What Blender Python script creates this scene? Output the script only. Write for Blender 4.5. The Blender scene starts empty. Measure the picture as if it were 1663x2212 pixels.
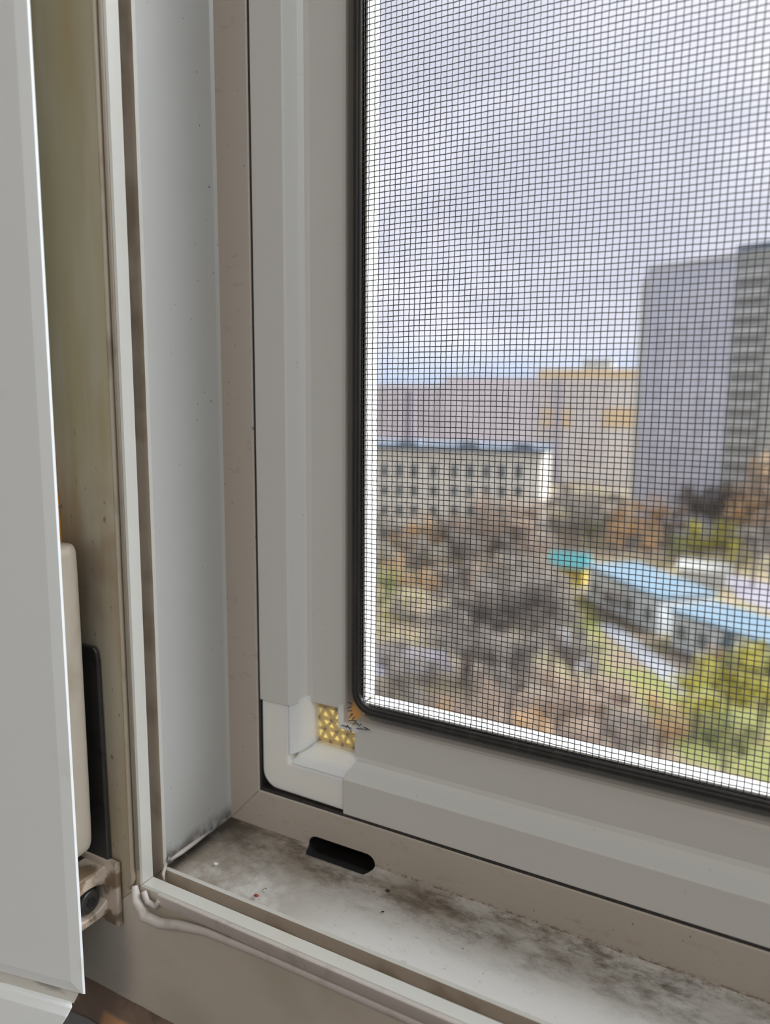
import bpy, bmesh, math, random
import numpy as np
from mathutils import Vector, Matrix
random.seed(7)
SC = bpy.context.scene
COL = SC.collection
mm = 0.001

# ------------------------------------------------------------------ camera
F, CX, CY = 1680.0, 831.5, 1106.0
ax = np.array([3051.5, 286., -F]); ax /= np.linalg.norm(ax)
dn = np.array([-96., 10900., F])
az = -(dn - dn.dot(ax) * ax); az /= np.linalg.norm(az)
ay = np.cross(az, ax)
if ay[2] < 0: ay = -ay
M = np.stack([ax, ay, az], 1)            # rows: camera right, down, forward in the world
CAM = np.array([0, -0.174, 0.0])

cd = bpy.data.cameras.new('camera')
cam = bpy.data.objects.new('camera', cd); COL.objects.link(cam)
cd.sensor_fit = 'VERTICAL'; cd.sensor_height = 36.0; cd.lens = F / 2212 * 36.0
cd.clip_start = 0.005; cd.clip_end = 3000
R3 = Matrix((tuple(M[0]), tuple(-M[1]), tuple(-M[2]))).transposed()
cam.matrix_world = Matrix.Translation(Vector(CAM)) @ R3.to_4x4()
cd.dof.use_dof = True; cd.dof.focus_distance = 0.195; cd.dof.aperture_fstop = 12.0
SC.camera = cam

# ------------------------------------------------------------------ exposure
SC.view_settings.view_transform = 'Standard'; SC.view_settings.look = 'None'
SC.view_settings.exposure = 0.0; SC.view_settings.gamma = 1.0
SC.view_settings.use_curve_mapping = False

# ------------------------------------------------------------------ sky (overcast)
W = bpy.data.worlds.new('overcast_sky'); SC.world = W; W.use_nodes = True
wt = W.node_tree; wt.nodes.clear()
def wn(t, **k):
    n = wt.nodes.new(t)
    for a, b in k.items(): setattr(n, a, b)
    return n
tc = wn('ShaderNodeTexCoord'); mp = wn('ShaderNodeMapping'); mp.inputs['Scale'].default_value = (1.0, 1.0, 2.2)
mp.inputs['Location'].default_value = (0.35, 0.1, 0.55)
wt.links.new(tc.outputs['Generated'], mp.inputs['Vector'])
n1 = wn('ShaderNodeTexNoise'); n1.inputs['Scale'].default_value = 2.6; n1.inputs['Detail'].default_value = 5; n1.inputs['Roughness'].default_value = 0.5
wt.links.new(mp.outputs[0], n1.inputs['Vector'])
rp = wn('ShaderNodeValToRGB')
e = rp.color_ramp.elements
e[0].position = 0.34; e[0].color = (0.67, 0.685, 0.80, 1)
e[1].position = 0.66; e[1].color = (1.0, 1.0, 0.97, 1)
m_ = e.new(0.5); m_.color = (0.85, 0.86, 0.95, 1)
wt.links.new(n1.outputs['Fac'], rp.inputs[0])
sx = wn('ShaderNodeSeparateXYZ'); wt.links.new(tc.outputs['Generated'], sx.inputs[0])
mr = wn('ShaderNodeMapRange'); mr.inputs['From Min'].default_value = 0.0; mr.inputs['From Max'].default_value = 0.07
wt.links.new(sx.outputs['Z'], mr.inputs['Value'])
mx = wn('ShaderNodeMix', data_type='RGBA')
mx.inputs['A'].default_value = (0.50, 0.64, 0.88, 1)
wt.links.new(mr.outputs[0], mx.inputs['Factor']); wt.links.new(rp.outputs[0], mx.inputs['B'])
bg = wn('ShaderNodeBackground'); bg.inputs['Strength'].default_value = 1.08
wt.links.new(mx.outputs['Result'], bg.inputs['Color'])
wo = wn('ShaderNodeOutputWorld'); wt.links.new(bg.outputs[0], wo.inputs[0])

# ------------------------------------------------------------------ sun behind thin cloud: very soft, high on the right
sd = bpy.data.lights.new('veiled_sun', 'SUN'); sd.energy = 11; sd.angle = math.radians(45); sd.color = (0.94, 0.97, 1.0)
so = bpy.data.objects.new('veiled_sun', sd); COL.objects.link(so); so.location = (30, 14, 25)
so.rotation_euler = Vector((0.68, 0.27, 0.64)).to_track_quat('Z', 'Y').to_euler()

# ------------------------------------------------------------------ added warm fill for the room-facing surfaces (under the ceiling)
ld = bpy.data.lights.new('added_ceiling_fill_light', 'AREA'); ld.shape = 'DISK'; ld.size = 0.5
ld.energy = 8.5; ld.color = (1.0, 0.84, 0.66)
lo = bpy.data.objects.new('added_ceiling_fill_light', ld); COL.objects.link(lo); lo.location = (0.3, -1.5, 1.14)

# ------------------------------------------------------------------ added cool fill from the right, brightens screen bevels and sash
wd = bpy.data.lights.new('added_wall_fill_light', 'AREA'); wd.shape = 'RECTANGLE'; wd.size = 0.16; wd.size_y = 0.40
wd.energy = 6.2; wd.color = (0.90, 0.97, 1.0)
wl = bpy.data.objects.new('added_wall_fill_light', wd); COL.objects.link(wl); wl.location = (0.735, -0.14, 0.62)
wl.rotation_euler = Vector((0.8, -0.05, 0.6)).to_track_quat('Z', 'Y').to_euler()

# ------------------------------------------------------------------ helpers
def ray(px, py): return M.T @ np.array([(px - CX) / F, (py - CY) / F, 1.0])
def at_y(px, py, y):
    d = ray(px, py); t = (y - CAM[1]) / d[1]; return Vector(CAM + t * d)
GZ = -25.0
def at_z(px, py, z=GZ):
    d = ray(px, py); t = (z - CAM[2]) / d[2]; return Vector(CAM + t * d)
def at_t(px, py, dist):          # point at a given depth along the view axis
    d = ray(px, py); return Vector(CAM + dist * d)

def tag(o, label=None, cat=None, group=None, kind=None):
    if label: o['label'] = label
    if cat: o['category'] = cat
    if group: o['group'] = group
    if kind: o['kind'] = kind
    return o
def empty(name, loc=(0, 0, 0), label=None, cat=None, group=None, kind=None):
    o = bpy.data.objects.new(name, None); COL.objects.link(o); o.location = loc
    o.empty_display_size = 0.01
    return tag(o, label, cat, group, kind)
def link(name, me, mats=None, parent=None, world=True):
    o = bpy.data.objects.new(name, me); COL.objects.link(o)
    for m in (mats if isinstance(mats, (list, tuple)) else [mats]):
        if m: me.materials.append(m if isinstance(m, bpy.types.Material) else m.m)
    if parent:
        o.parent = parent
        if world:
            off = Vector((0, 0, 0)); p = parent
            while p: off += p.location; p = p.parent
            o.location = -off
    return o
def bm2(name, bm, mats, parent=None, smooth=False, world=True):
    bmesh.ops.recalc_face_normals(bm, faces=bm.faces)
    me = bpy.data.meshes.new(name); bm.to_mesh(me); bm.free()
    if smooth:
        for p in me.polygons: p.use_smooth = True
    return link(name, me, mats, parent, world)
def bevel(o, w, seg=2, ang=30):
    m = o.modifiers.new('bevel', 'BEVEL'); m.width = w; m.segments = seg
    m.limit_method = 'ANGLE'; m.angle_limit = math.radians(ang); m.harden_normals = False
    return o
def box(bm, x0, x1, y0, y1, z0, z1, mi=0, mat=None):
    vs = [bm.verts.new(Vector(p) if mat is None else mat @ Vector(p)) for p in
          [(x0,y0,z0),(x1,y0,z0),(x1,y1,z0),(x0,y1,z0),(x0,y0,z1),(x1,y0,z1),(x1,y1,z1),(x0,y1,z1)]]
    for f in [(3,2,1,0),(4,5,6,7),(0,1,5,4),(1,2,6,5),(2,3,7,6),(3,0,4,7)]:
        bm.faces.new([vs[i] for i in f]).material_index = mi
def prism(bm, pts, d, mi=0):
    """pts: planar polygon of Vectors, extruded by vector d"""
    a = [bm.verts.new(p) for p in pts]; b = [bm.verts.new(Vector(p) + d) for p in pts]
    n = len(pts)
    bm.faces.new(a).material_index = mi; bm.faces.new(b[::-1]).material_index = mi
    for i in range(n):
        bm.faces.new([a[i], b[i], b[(i+1) % n], a[(i+1) % n]]).material_index = mi
def tube(bm, pts, rad, n=8, cap=True, mi=0):
    rs = rad if isinstance(rad, (list, tuple)) else [rad] * len(pts)
    rings = []
    for i, p in enumerate(pts):
        p = Vector(p)
        t = (Vector(pts[min(i+1, len(pts)-1)]) - Vector(pts[max(i-1, 0)])).normalized()
        u = t.cross(Vector((0, 0, 1)) if abs(t.z) < 0.9 else Vector((1, 0, 0))).normalized(); v = t.cross(u)
        rings.append([bm.verts.new(p + rs[i] * (math.cos(2*math.pi*k/n) * u + math.sin(2*math.pi*k/n) * v)) for k in range(n)])
    for a, b in zip(rings, rings[1:]):
        for k in range(n): bm.faces.new([a[k], a[(k+1) % n], b[(k+1) % n], b[k]]).material_index = mi
    if cap:
        bm.faces.new(rings[0][::-1]).material_index = mi; bm.faces.new(rings[-1]).material_index = mi

# ------------------------------------------------------------------ materials
class Mat:
    def __init__(s, name, color, rough=0.5, metal=0.0, spec=0.5, coord='Object'):
        s.m = bpy.data.materials.new(name); s.m.use_nodes = True
        s.t = s.m.node_tree; s.b = s.t.nodes['Principled BSDF']
        s.b.inputs['Roughness'].default_value = rough; s.b.inputs['Metallic'].default_value = metal
        s.b.inputs['Specular IOR Level'].default_value = spec
        s.tc = s.t.nodes.new('ShaderNodeTexCoord'); s.co = s.tc.outputs[coord]
        rgb = s.t.nodes.new('ShaderNodeRGB'); rgb.outputs[0].default_value = (*color, 1)
        s.cur = rgb.outputs[0]; s.sep = None
        s.t.links.new(s.cur, s.b.inputs['Base Color'])
    def noise(s, scale, detail=3, rough=0.55, stretch=(1, 1, 1), off=0.0, dist=0.0):
        mp = s.t.nodes.new('ShaderNodeMapping'); mp.inputs['Scale'].default_value = stretch
        mp.inputs['Location'].default_value = (off, off * .7, off * .3)
        s.t.links.new(s.co, mp.inputs[0])
        n = s.t.nodes.new('ShaderNodeTexNoise'); n.inputs['Scale'].default_value = scale
        n.inputs['Detail'].default_value = detail; n.inputs['Roughness'].default_value = rough
        n.inputs['Distortion'].default_value = dist
        s.t.links.new(mp.outputs[0], n.inputs['Vector']); return n.outputs['Fac']
    def rng(s, v, a, b, lo=0.0, hi=1.0):
        r = s.t.nodes.new('ShaderNodeMapRange'); r.interpolation_type = 'SMOOTHSTEP'
        if a > b: a, b, lo, hi = b, a, hi, lo
        r.inputs['From Min'].default_value = a; r.inputs['From Max'].default_value = b
        r.inputs['To Min'].default_value = lo; r.inputs['To Max'].default_value = hi
        s.t.links.new(v, r.inputs['Value']); return r.outputs[0]
    def axis(s, k):
        if s.sep is None:
            s.sep = s.t.nodes.new('ShaderNodeSeparateXYZ'); s.t.links.new(s.co, s.sep.inputs[0])
        return s.sep.outputs[k]
    def mul(s, a, b, op='MULTIPLY'):
        n = s.t.nodes.new('ShaderNodeMath'); n.operation = op
        for i, v in enumerate((a, b)):
            if isinstance(v, (int, float)): n.inputs[i].default_value = v
            else: s.t.links.new(v, n.inputs[i])
        return n.outputs[0]
    def layer(s, fac, color):
        x = s.t.nodes.new('ShaderNodeMix'); x.data_type = 'RGBA'
        s.t.links.new(fac, x.inputs['Factor']); s.t.links.new(s.cur, x.inputs['A'])
        x.inputs['B'].default_value = (*color, 1); s.cur = x.outputs['Result']
        s.t.links.new(s.cur, s.b.inputs['Base Color']); return s
    def blotch(s, scale, lo, hi, color, amt=1.0, mask=None, **k):
        f = s.rng(s.noise(scale, **k), lo, hi, 0, amt)
        if mask is not None: f = s.mul(f, mask)
        return s.layer(f, color)
    def bump(s, scale, strength, dist=0.001, **k):
        b = s.t.nodes.new('ShaderNodeBump'); b.inputs['Strength'].default_value = strength
        b.inputs['Distance'].default_value = dist
        s.t.links.new(s.noise(scale, **k), b.inputs['Height'])
        s.t.links.new(b.outputs[0], s.b.inputs['Normal']); return s

PVC = (0.70, 0.695, 0.665)
def pvc(name, c=PVC, rough=0.34): return Mat(name, c, rough)
def specks(m, amt=0.8, lo=0.70, sc=700, off=0.0, mask=None):
    m.blotch(sc, lo, lo + 0.04, (0.07, 0.045, 0.03), amt, detail=1, off=off, stretch=(1, 1, .7), mask=mask); return m

m_front = pvc('pvc_room_face', (0.55, 0.50, 0.435), .4)                     # lower room face, dusty
m_front.blotch(40, .45, .75, (.40, .37, .28), .5).blotch(900, .72, .75, (.14, .10, .07), .55, detail=4, stretch=(.5, 1, 1))
m_frontL = pvc('pvc_room_face_rusty', (0.44, 0.39, 0.30), .45)               # hinge side, rust-stained
m_frontL.blotch(24, .25, .6, (.34, .29, .17), .85, stretch=(3, 1, .5), mask=m_frontL.rng(m_frontL.axis(2), -.045, .0))
m_frontL.blotch(24, .42, .68, (.34, .24, .11), .75, stretch=(4, 1, .45))
m_frontL.blotch(30, .4, .6, (.26, .16, .09), .75, stretch=(1.2, 1, .8), mask=m_frontL.mul(m_frontL.rng(m_frontL.axis(2), -.012, -.040), m_frontL.rng(m_frontL.axis(2), -.062, -.05)))
m_frontL.blotch(30, .35, .62, (.36, .28, .20), .5, stretch=(1.2, 1, .8), mask=m_frontL.rng(m_frontL.axis(2), -.08, -.125))
m_frontL.blotch(500, .64, .70, (.12, .07, .04), .7, detail=3, stretch=(1, 1, .45), mask=m_frontL.rng(m_frontL.axis(2), .02, -.03))
m_inner = pvc('pvc_rebate', (.50, .495, .46), .32)                                       # groove shoulders
m_inner.blotch(60, .5, .75, (.50, .46, .38), .4)
m_groove = pvc('pvc_groove', (0.42, 0.37, 0.31), .5)
m_groove.blotch(80, .45, .7, (.26, .21, .15), .6)
m_jamb = pvc('pvc_jamb_flank', (.40, .40, .385), .36)  # flank base darkened to stand in for shade at its deep end
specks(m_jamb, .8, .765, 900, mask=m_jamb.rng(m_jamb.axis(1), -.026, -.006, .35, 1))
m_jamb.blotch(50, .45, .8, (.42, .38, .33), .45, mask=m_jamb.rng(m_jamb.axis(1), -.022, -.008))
m_sill = pvc('pvc_sill_dirty', (0.58, 0.57, 0.545), .42)
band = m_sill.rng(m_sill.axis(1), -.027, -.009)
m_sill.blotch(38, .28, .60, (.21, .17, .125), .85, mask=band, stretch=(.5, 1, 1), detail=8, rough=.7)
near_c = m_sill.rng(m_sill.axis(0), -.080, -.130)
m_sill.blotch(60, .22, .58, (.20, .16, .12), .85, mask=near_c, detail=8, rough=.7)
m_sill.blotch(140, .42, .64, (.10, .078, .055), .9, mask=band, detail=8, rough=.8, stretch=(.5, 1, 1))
m_sill.blotch(500, .56, .68, (.16, .12, .085), .45, detail=6, rough=.8, stretch=(.55, 1, 1), mask=m_sill.rng(m_sill.noise(45), .42, .6))
m_sill.blotch(900, .68, .71, (.06, .04, .03), .8, detail=3, stretch=(.6, 1, 1), mask=m_sill.rng(m_sill.noise(70, off=3), .45, .55))
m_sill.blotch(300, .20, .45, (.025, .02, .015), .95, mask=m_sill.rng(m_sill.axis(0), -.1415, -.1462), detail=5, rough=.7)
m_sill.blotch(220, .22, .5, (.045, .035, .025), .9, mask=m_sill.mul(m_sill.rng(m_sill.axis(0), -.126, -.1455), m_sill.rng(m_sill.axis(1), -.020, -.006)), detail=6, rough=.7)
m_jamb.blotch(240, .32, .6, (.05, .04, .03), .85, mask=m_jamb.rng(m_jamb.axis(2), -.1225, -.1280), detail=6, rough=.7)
m_lip = pvc('pvc_stop_lip', (0.45, 0.405, 0.355), .45); m_lip.blotch(260, .56, .70, (.30, .24, .19), .5, detail=6, rough=.75, stretch=(.5, 1, 1))
specks(m_lip, .6, .735, 900)
m_lip.blotch(1100, .46, .58, (.13, .07, .04), .9, detail=5, rough=.7, stretch=(.6, 1, 1), mask=m_lip.mul(m_lip.rng(m_lip.axis(2), -.1266, -.1282), m_lip.rng(m_lip.axis(0), -.101, -.096)))
m_dark = Mat('painted_void_shade', (0.012, 0.011, 0.012), .8)  # near-black paint standing in for shade inside recesses
m_alu = Mat('powder_coated_white_aluminium', (0.60, 0.60, 0.58), .33)
m_alu.blotch(700, .775, .79, (.25, .24, .22), .35, detail=1)
m_alu.bump(2500, .05, .0001, detail=1)
m_rub = Mat('black_rubber', (0.022, 0.021, 0.021), .5); m_rub.blotch(500, .45, .7, (.05, .04, .035), .6, stretch=(1, 1, .1))
m_fib = Mat('black_fibreglass_wire', (0.022, 0.023, 0.026), .30, spec=1.0)
m_sash = Mat('sash_white_pvc', (0.90, 0.945, 0.96), .42)
m_sash.blotch(38, .64, .80, (.66, .63, .50), .5)
m_cover = Mat('yellowed_hinge_plastic', (0.33, 0.29, 0.235), .5)
m_cover.blotch(90, .48, .7, (.25, .20, .14), .75, stretch=(1, 1, .5), detail=6).blotch(900, .72, .75, (.12, .08, .05), .5, detail=2)
m_brk = Mat('grimy_bracket_metal', (0.56, 0.46, 0.37), .45)
m_brk.blotch(160, .48, .62, (.16, .10, .05), .85, detail=4)
m_steel = Mat('dark_zinc_steel', (0.065, 0.062, 0.058), .38, metal=.5)
m_steel.blotch(120, .5, .7, (.03, .025, .02), .7)
m_rust = Mat('orange_rusty_strip', (0.45, 0.20, 0.03), .6); m_rust.blotch(200, .5, .6, (.12, .03, .01), .9)
m_caulk = Mat('brown_old_sealant', (0.17, 0.115, 0.085), .7); m_caulk.blotch(60, .45, .6, (.05, .035, .025), .9, detail=5).layer(m_caulk.mul(m_caulk.rng(m_caulk.axis(2), -.1706, -.1716), m_caulk.rng(m_caulk.noise(45, off=2), .40, .52)), (.42, .22, .11))
m_bead = Mat('grey_gasket_bead', (0.47, 0.43, 0.40), .55); m_bead.blotch(200, .5, .7, (.33, .29, .26), .6)
m_bead2 = Mat('soiled_gasket_bead', (.36, .31, .24), .55); m_bead2.blotch(120, .5, .65, (.20, .15, .10), .7, stretch=(1, 1, .4))
m_seam = Mat('soiled_white_seam', (.66, .65, .60), .5); m_seam.blotch(160, .52, .66, (.30, .28, .24), .8, detail=4, stretch=(.4, .4, 1.5))
m_board = Mat('window_board_grey', (0.20, 0.19, 0.18), .6)
m_plaster = Mat('room_plaster', (0.30, 0.27, 0.23), .9); m_plaster.bump(60, .2, .001)
m_floor = Mat('room_floor_laminate', (0.32, 0.22, 0.14), .5); m_floor.blotch(6, .4, .6, (.22, .14, .08), .6, stretch=(.2, 4, 1))
m_glassw = Mat('thin_white_trim', (0.7, 0.7, 0.68), .4)
m_nyl = Mat('milky_nylon', (0.82, 0.82, 0.78), .36)
m_nyl.b.inputs['Subsurface Weight'].default_value = 0.6
m_nyl.b.inputs['Subsurface Radius'].default_value = (1.0, .8, .45); m_nyl.b.inputs['Subsurface Scale'].default_value = 0.004
def translucent(name, c, tr):
    m = Mat(name, c, .4); t = m.t
    tl = t.nodes.new('ShaderNodeBsdfTranslucent'); tl.inputs['Color'].default_value = (*tr, 1)
    ms = t.nodes.new('ShaderNodeMixShader'); ms.inputs[0].default_value = .6
    out = t.nodes['Material Output']
    t.links.new(m.b.outputs[0], ms.inputs[1]); t.links.new(tl.outputs[0], ms.inputs[2]); t.links.new(ms.outputs[0], out.inputs[0])
    return m
m_nylthin = translucent('thin_yellow_nylon', (0.80, 0.73, 0.46), (0.98, 0.88, 0.52))
m_nylrib = translucent('thin_nylon_rib', (0.80, 0.74, 0.60), (0.90, 0.82, 0.60))
m_nylorange = translucent('thin_amber_nylon', (0.62, 0.44, 0.22), (0.95, 0.62, 0.26))

# ================================================================== ROOM SHELL
RX0, RX1, RY0, RZ0, RZ1 = -1.1, 0.85, -2.1, -1.0, 1.2
OX0, OX1, OZ0, OZ1 = -0.190, 0.345, -0.167, 0.445        # hole for the window
WY0, WY1 = -0.032, 0.019
def struct(name, boxes, mat):
    bm = bmesh.new()
    for b in boxes: box(bm, *b)
    return tag(bm2(name, bm, mat), kind='structure')
struct('wall_front', [(RX0, OX0, WY0, WY1, RZ0, RZ1), (OX1, RX1, WY0, WY1, RZ0, RZ1),
                      (OX0, OX1, WY0, WY1, RZ0, OZ0), (OX0, OX1, WY0, WY1, OZ1, RZ1)], m_plaster)
struct('wall_left', [(RX0 - .1, RX0, RY0 - .1, WY1, RZ0, RZ1)], m_plaster)
struct('wall_right', [(RX1, RX1 + .1, RY0 - .1, -1.3, RZ0, RZ1), (RX1, RX1 + .1, -0.30, WY1, RZ0, RZ1),
                      (RX1, RX1 + .1, -1.3, -0.30, RZ0, 0.0), (RX1, RX1 + .1, -1.3, -0.30, 1.15, RZ1)], m_plaster)
w3 = empty('added_window_right', (RX1, -0.53, 0.0), kind='structure')  # added unseen window, brings sky light in from the right
bm = bmesh.new()
for b in [(RX1+.01, RX1+.06, -1.3, -.3, 0, .04), (RX1+.01, RX1+.06, -1.3, -.3, 1.11, 1.15), (RX1+.01, RX1+.06, -1.3, -1.26, .04, 1.11), (RX1+.01, RX1+.06, -.34, -.30, .04, 1.11)]: box(bm, *b)
bm2('added_window_frame', bm, m_glassw, w3)
# back wall, its window added to bring sky light onto room-facing surfaces
BW = (-0.6, 0.3, -0.3, 0.6)
struct('wall_back', [(RX0, BW[0], RY0 - .1, RY0, RZ0, RZ1), (BW[1], RX1, RY0 - .1, RY0, RZ0, RZ1),
                     (BW[0], BW[1], RY0 - .1, RY0, RZ0, BW[2]), (BW[0], BW[1], RY0 - .1, RY0, BW[3], RZ1)], m_plaster)
struct('floor', [(RX0 - .1, RX1 + .1, RY0 - .1, WY1, RZ0 - .1, RZ0)], m_floor)
struct('ceiling', [(RX0 - .1, RX1 + .1, RY0 - .1, WY1, RZ1, RZ1 + .1)], m_plaster)
w2 = empty('added_window_back', (0, RY0, BW[2]), kind='structure')
bm = bmesh.new()
for b in [(BW[0], BW[1], RY0-.06, RY0-.01, BW[2], BW[2]+.06), (BW[0], BW[1], RY0-.06, RY0-.01, BW[3]-.06, BW[3]), (BW[0], BW[0]+.06, RY0-.06, RY0-.01, BW[2]+.06, BW[3]-.06), (BW[1]-.06, BW[1], RY0-.06, RY0-.01, BW[2]+.06, BW[3]-.06), (-.03, .03, RY0-.06, RY0-.01, BW[2]+.06, BW[3]-.06)]: box(bm, *b)
bm2('added_window_frame', bm, m_glassw, w2)
# housing of the added ceiling fill
lamp = empty('added_ceiling_fill', (0.3, -1.5, RZ1), 'added fill light in a round white housing under the ceiling, out of view', 'lamp')
bm = bmesh.new(); bmesh.ops.create_cone(bm, cap_ends=True, segments=40, radius1=.27, radius2=.2, depth=.04, matrix=Matrix.Translation((.3, -1.5, RZ1-.02)))
bm2('added_fill_housing', bm, m_glassw, lamp)
wlm = empty('added_wall_fill', (.80, -.14, .62), 'added fill light in a slim white housing on the right wall, out of view', 'lamp')
bm = bmesh.new(); box(bm, .745, .85, -.20, -.08, .40, .84); bevel(bm2('added_fill_housing', bm, m_glassw, wlm), .008)
# window board under the frame
bm = bmesh.new(); box(bm, -0.35, 0.5, -0.30, WY0, -0.200, -0.1745)
bevel(tag(bm2('trim_1', bm, m_board), kind='structure'), .002)

# ================================================================== WINDOW FRAME (pvc, four mitred profiles)
SX = (OX0 + OX1); SZ = (OZ0 + OZ1)
# section: (x on the left jamb, z on the bottom rail, y) in mm, edge material index for the edge that STARTS at the point
G = [(-190, -167, -40, 0),      # room face A
     (-147.9, -130.2, -40.0, 1), (-147.4, -129.7, -39.6, 1),   # rebate shoulder B
     (-147.4, -129.7, -36.0, 2), (-151.8, -134.0, -36.0, 2), (-151.8, -134.0, -31.9, 2),   # groove
     (-147.6, -129.8, -31.9, 1), (-147.3, -129.5, -31.0, 3),   # ridge
     (-147.2, -128.5, -5.6, 3), (-146.7, -128.0, -4.6, 4),     # flank E, small cove
     (-136.3, -116.7, -4.5, 4), (-135.8, -116.2, -4.0, 4),     # stop lip F
     (-135.8, -116.2, 20, 4), (-190, -167, 20, 4)]
def profile(name, side, sec, mats, parent, sx=SX, sz=SZ, gap=0.00008, cut0=None, cut1=None, bev=0.0):
    """side L/B/R/T of a rectangular ring; mitred unless cut0/cut1 (square end positions, m) are given"""
    n = len(sec); A = []; B = []
    for (x, z, y, *_r) in sec:
        x *= mm; z *= mm; y *= mm
        xr = sx - x; zt = sz - z
        if side == 'L': a = (x, y, (z + gap) if cut0 is None else cut0); b = (x, y, (zt - gap) if cut1 is None else cut1)
        if side == 'R': a = (xr, y, (z + gap) if cut0 is None else cut0); b = (xr, y, (zt - gap) if cut1 is None else cut1)
        if side == 'B': a = ((x + gap) if cut0 is None else cut0, y, z); b = ((xr - gap) if cut1 is None else cut1, y, z)
        if side == 'T': a = ((x + gap) if cut0 is None else cut0, y, zt); b = ((xr - gap) if cut1 is None else cut1, y, zt)
        A.append(a); B.append(b)
    bm = bmesh.new()
    va = [bm.verts.new(p) for p in A]; vb = [bm.verts.new(p) for p in B]
    for i in range(n):
        j = (i + 1) % n
        mi = sec[i][3] if len(sec[i]) > 3 else 0
        bm.faces.new([va[i], va[j], vb[j], vb[i]]).material_index = mi
    bm.faces.new(va).material_index = 0; bm.faces.new(vb[::-1]).material_index = 0
    o = bm2(name, bm, mats, parent)
    if bev: bevel(o, bev, 2, 40)
    return o
win = empty('window_1', (0.0775, 0, -0.167), kind='structure')
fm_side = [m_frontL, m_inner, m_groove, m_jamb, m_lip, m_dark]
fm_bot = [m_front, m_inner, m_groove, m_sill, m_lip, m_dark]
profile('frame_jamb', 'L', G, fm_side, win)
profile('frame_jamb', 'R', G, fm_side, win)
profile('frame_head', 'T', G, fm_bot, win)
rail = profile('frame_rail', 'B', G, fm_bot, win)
# drainage slot milled into the inner corner of the bottom rail
bm = bmesh.new()
pts = []
hw, r = 8.3, 2.6
xc, zc = -107.3, -127.6
for k in range(9): a = math.pi/2 + math.pi*k/8; pts.append((xc - hw + r*math.cos(a), zc + r*math.sin(a)))
for k in range(9): a = -math.pi/2 + math.pi*k/8; pts.append((xc + hw + r*math.cos(a), zc + r*math.sin(a)))
d = Vector((0, 0.018, -0.006))
prism(bm, [Vector((p[0]*mm, -4.5*mm, p[1]*mm)) - d * 0.22 for p in pts], d)
cut = bm2('cutter', bm, [m_dark])
# same coordinates for both: boolean in world space
md = rail.modifiers.new('slot', 'BOOLEAN'); md.object = cut; md.operation = 'DIFFERENCE'; md.solver = 'EXACT'
try: md.material_mode = 'TRANSFER'
except Exception: pass
bpy.context.view_layer.update()
dg = bpy.context.evaluated_depsgraph_get()
nm = bpy.data.meshes.new_from_object(rail.evaluated_get(dg)); rail.modifiers.remove(md)
rail.data = nm; bpy.data.objects.remove(cut)
# loose gasket bead between room face and rebate, with the kinked corner
bm = bmesh.new()
tube(bm, [(-.1500, -.0403, .44), (-.1500, -.0403, 0), (-.1500, -.0404, -.1285), (-.1508, -.0410, -.1310)], .0008, 8)
tube(bm, [(-.1484, -.0403, .44), (-.1484, -.0403, -.1255)], .0005, 6)
bm2('jamb_gasket', bm, m_bead2, win, smooth=True)
bm = bmesh.new()
tube(bm, [(-.1490, -.0410, -.1300), (-.1470, -.0424, -.1328), (-.1435, -.0430, -.1357), (-.1385, -.0425, -.1362), (-.1325, -.0415, -.1352), (-.124, -.0408, -.1342), (-.105, -.0405, -.1338), (0, -.0405, -.1336), (.34, -.0405, -.1336)], [.0009, .0013, .0015, .0014, .0013, .0012, .0012, .0012, .0012], 10)
tube(bm, [(-.1455, -.0412, -.1302), (-.1440, -.0415, -.1325), (-.1415, -.041, -.1332), (-.1400, -.041, -.1310)], .0008, 8)
box(bm, -.141, .34, -.0412, -.0398, -.1325, -.1296)
bevel(bm2('rail_gasket', bm, m_bead, win, smooth=False), .0004)
for p in win.children[-1].data.polygons: p.use_smooth = True
# torn silicone shreds in the lower left corner of the rebate
bm = bmesh.new()
tube(bm, [(-.1472, -.0300, -.1282), (-.1468, -.026, -.1280), (-.1468, -.020, -.1279), (-.1470, -.014, -.1280)], [.0004, .0007, .0006, .0003], 8)
tube(bm, [(-.1472, -.0305, -.1282), (-.1462, -.0312, -.1262)], [.0005, .0001], 6)
tube(bm, [(-.1474, -.0312, -.1285), (-.1462, -.0335, -.1300), (-.1455, -.034, -.1315)], [.0005, .0005, .0002], 6)
bm2('silicone_shreds', bm, m_bead, win, smooth=True)
# brown sealant joint between frame and window board
bm = bmesh.new()
N = 90; ra = []; 
for i in range(N + 1):
    x = -.19 + .53 * i / N
    w = random.uniform(-.0006, .0006)
    ra.append([bm.verts.new(p) for p in [(x, -.0315, -.1660), (x, -.0402, -.1668 + w*.3), (x, -.0420 + w, -.1700 + w), (x, -.0445 + w, -.1738 + w*.3), (x, -.0446, -.1752), (x, -.0315, -.1752)]])
for a, b in zip(ra, ra[1:]):
    for k in range(6): bm.faces.new([a[k], a[(k+1) % 6], b[(k+1) % 6], b[k]])
bm.faces.new(ra[0]); bm.faces.new(ra[-1][::-1])
tag(bm2('trim_2', bm, m_caulk, smooth=False), kind='structure')

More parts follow.
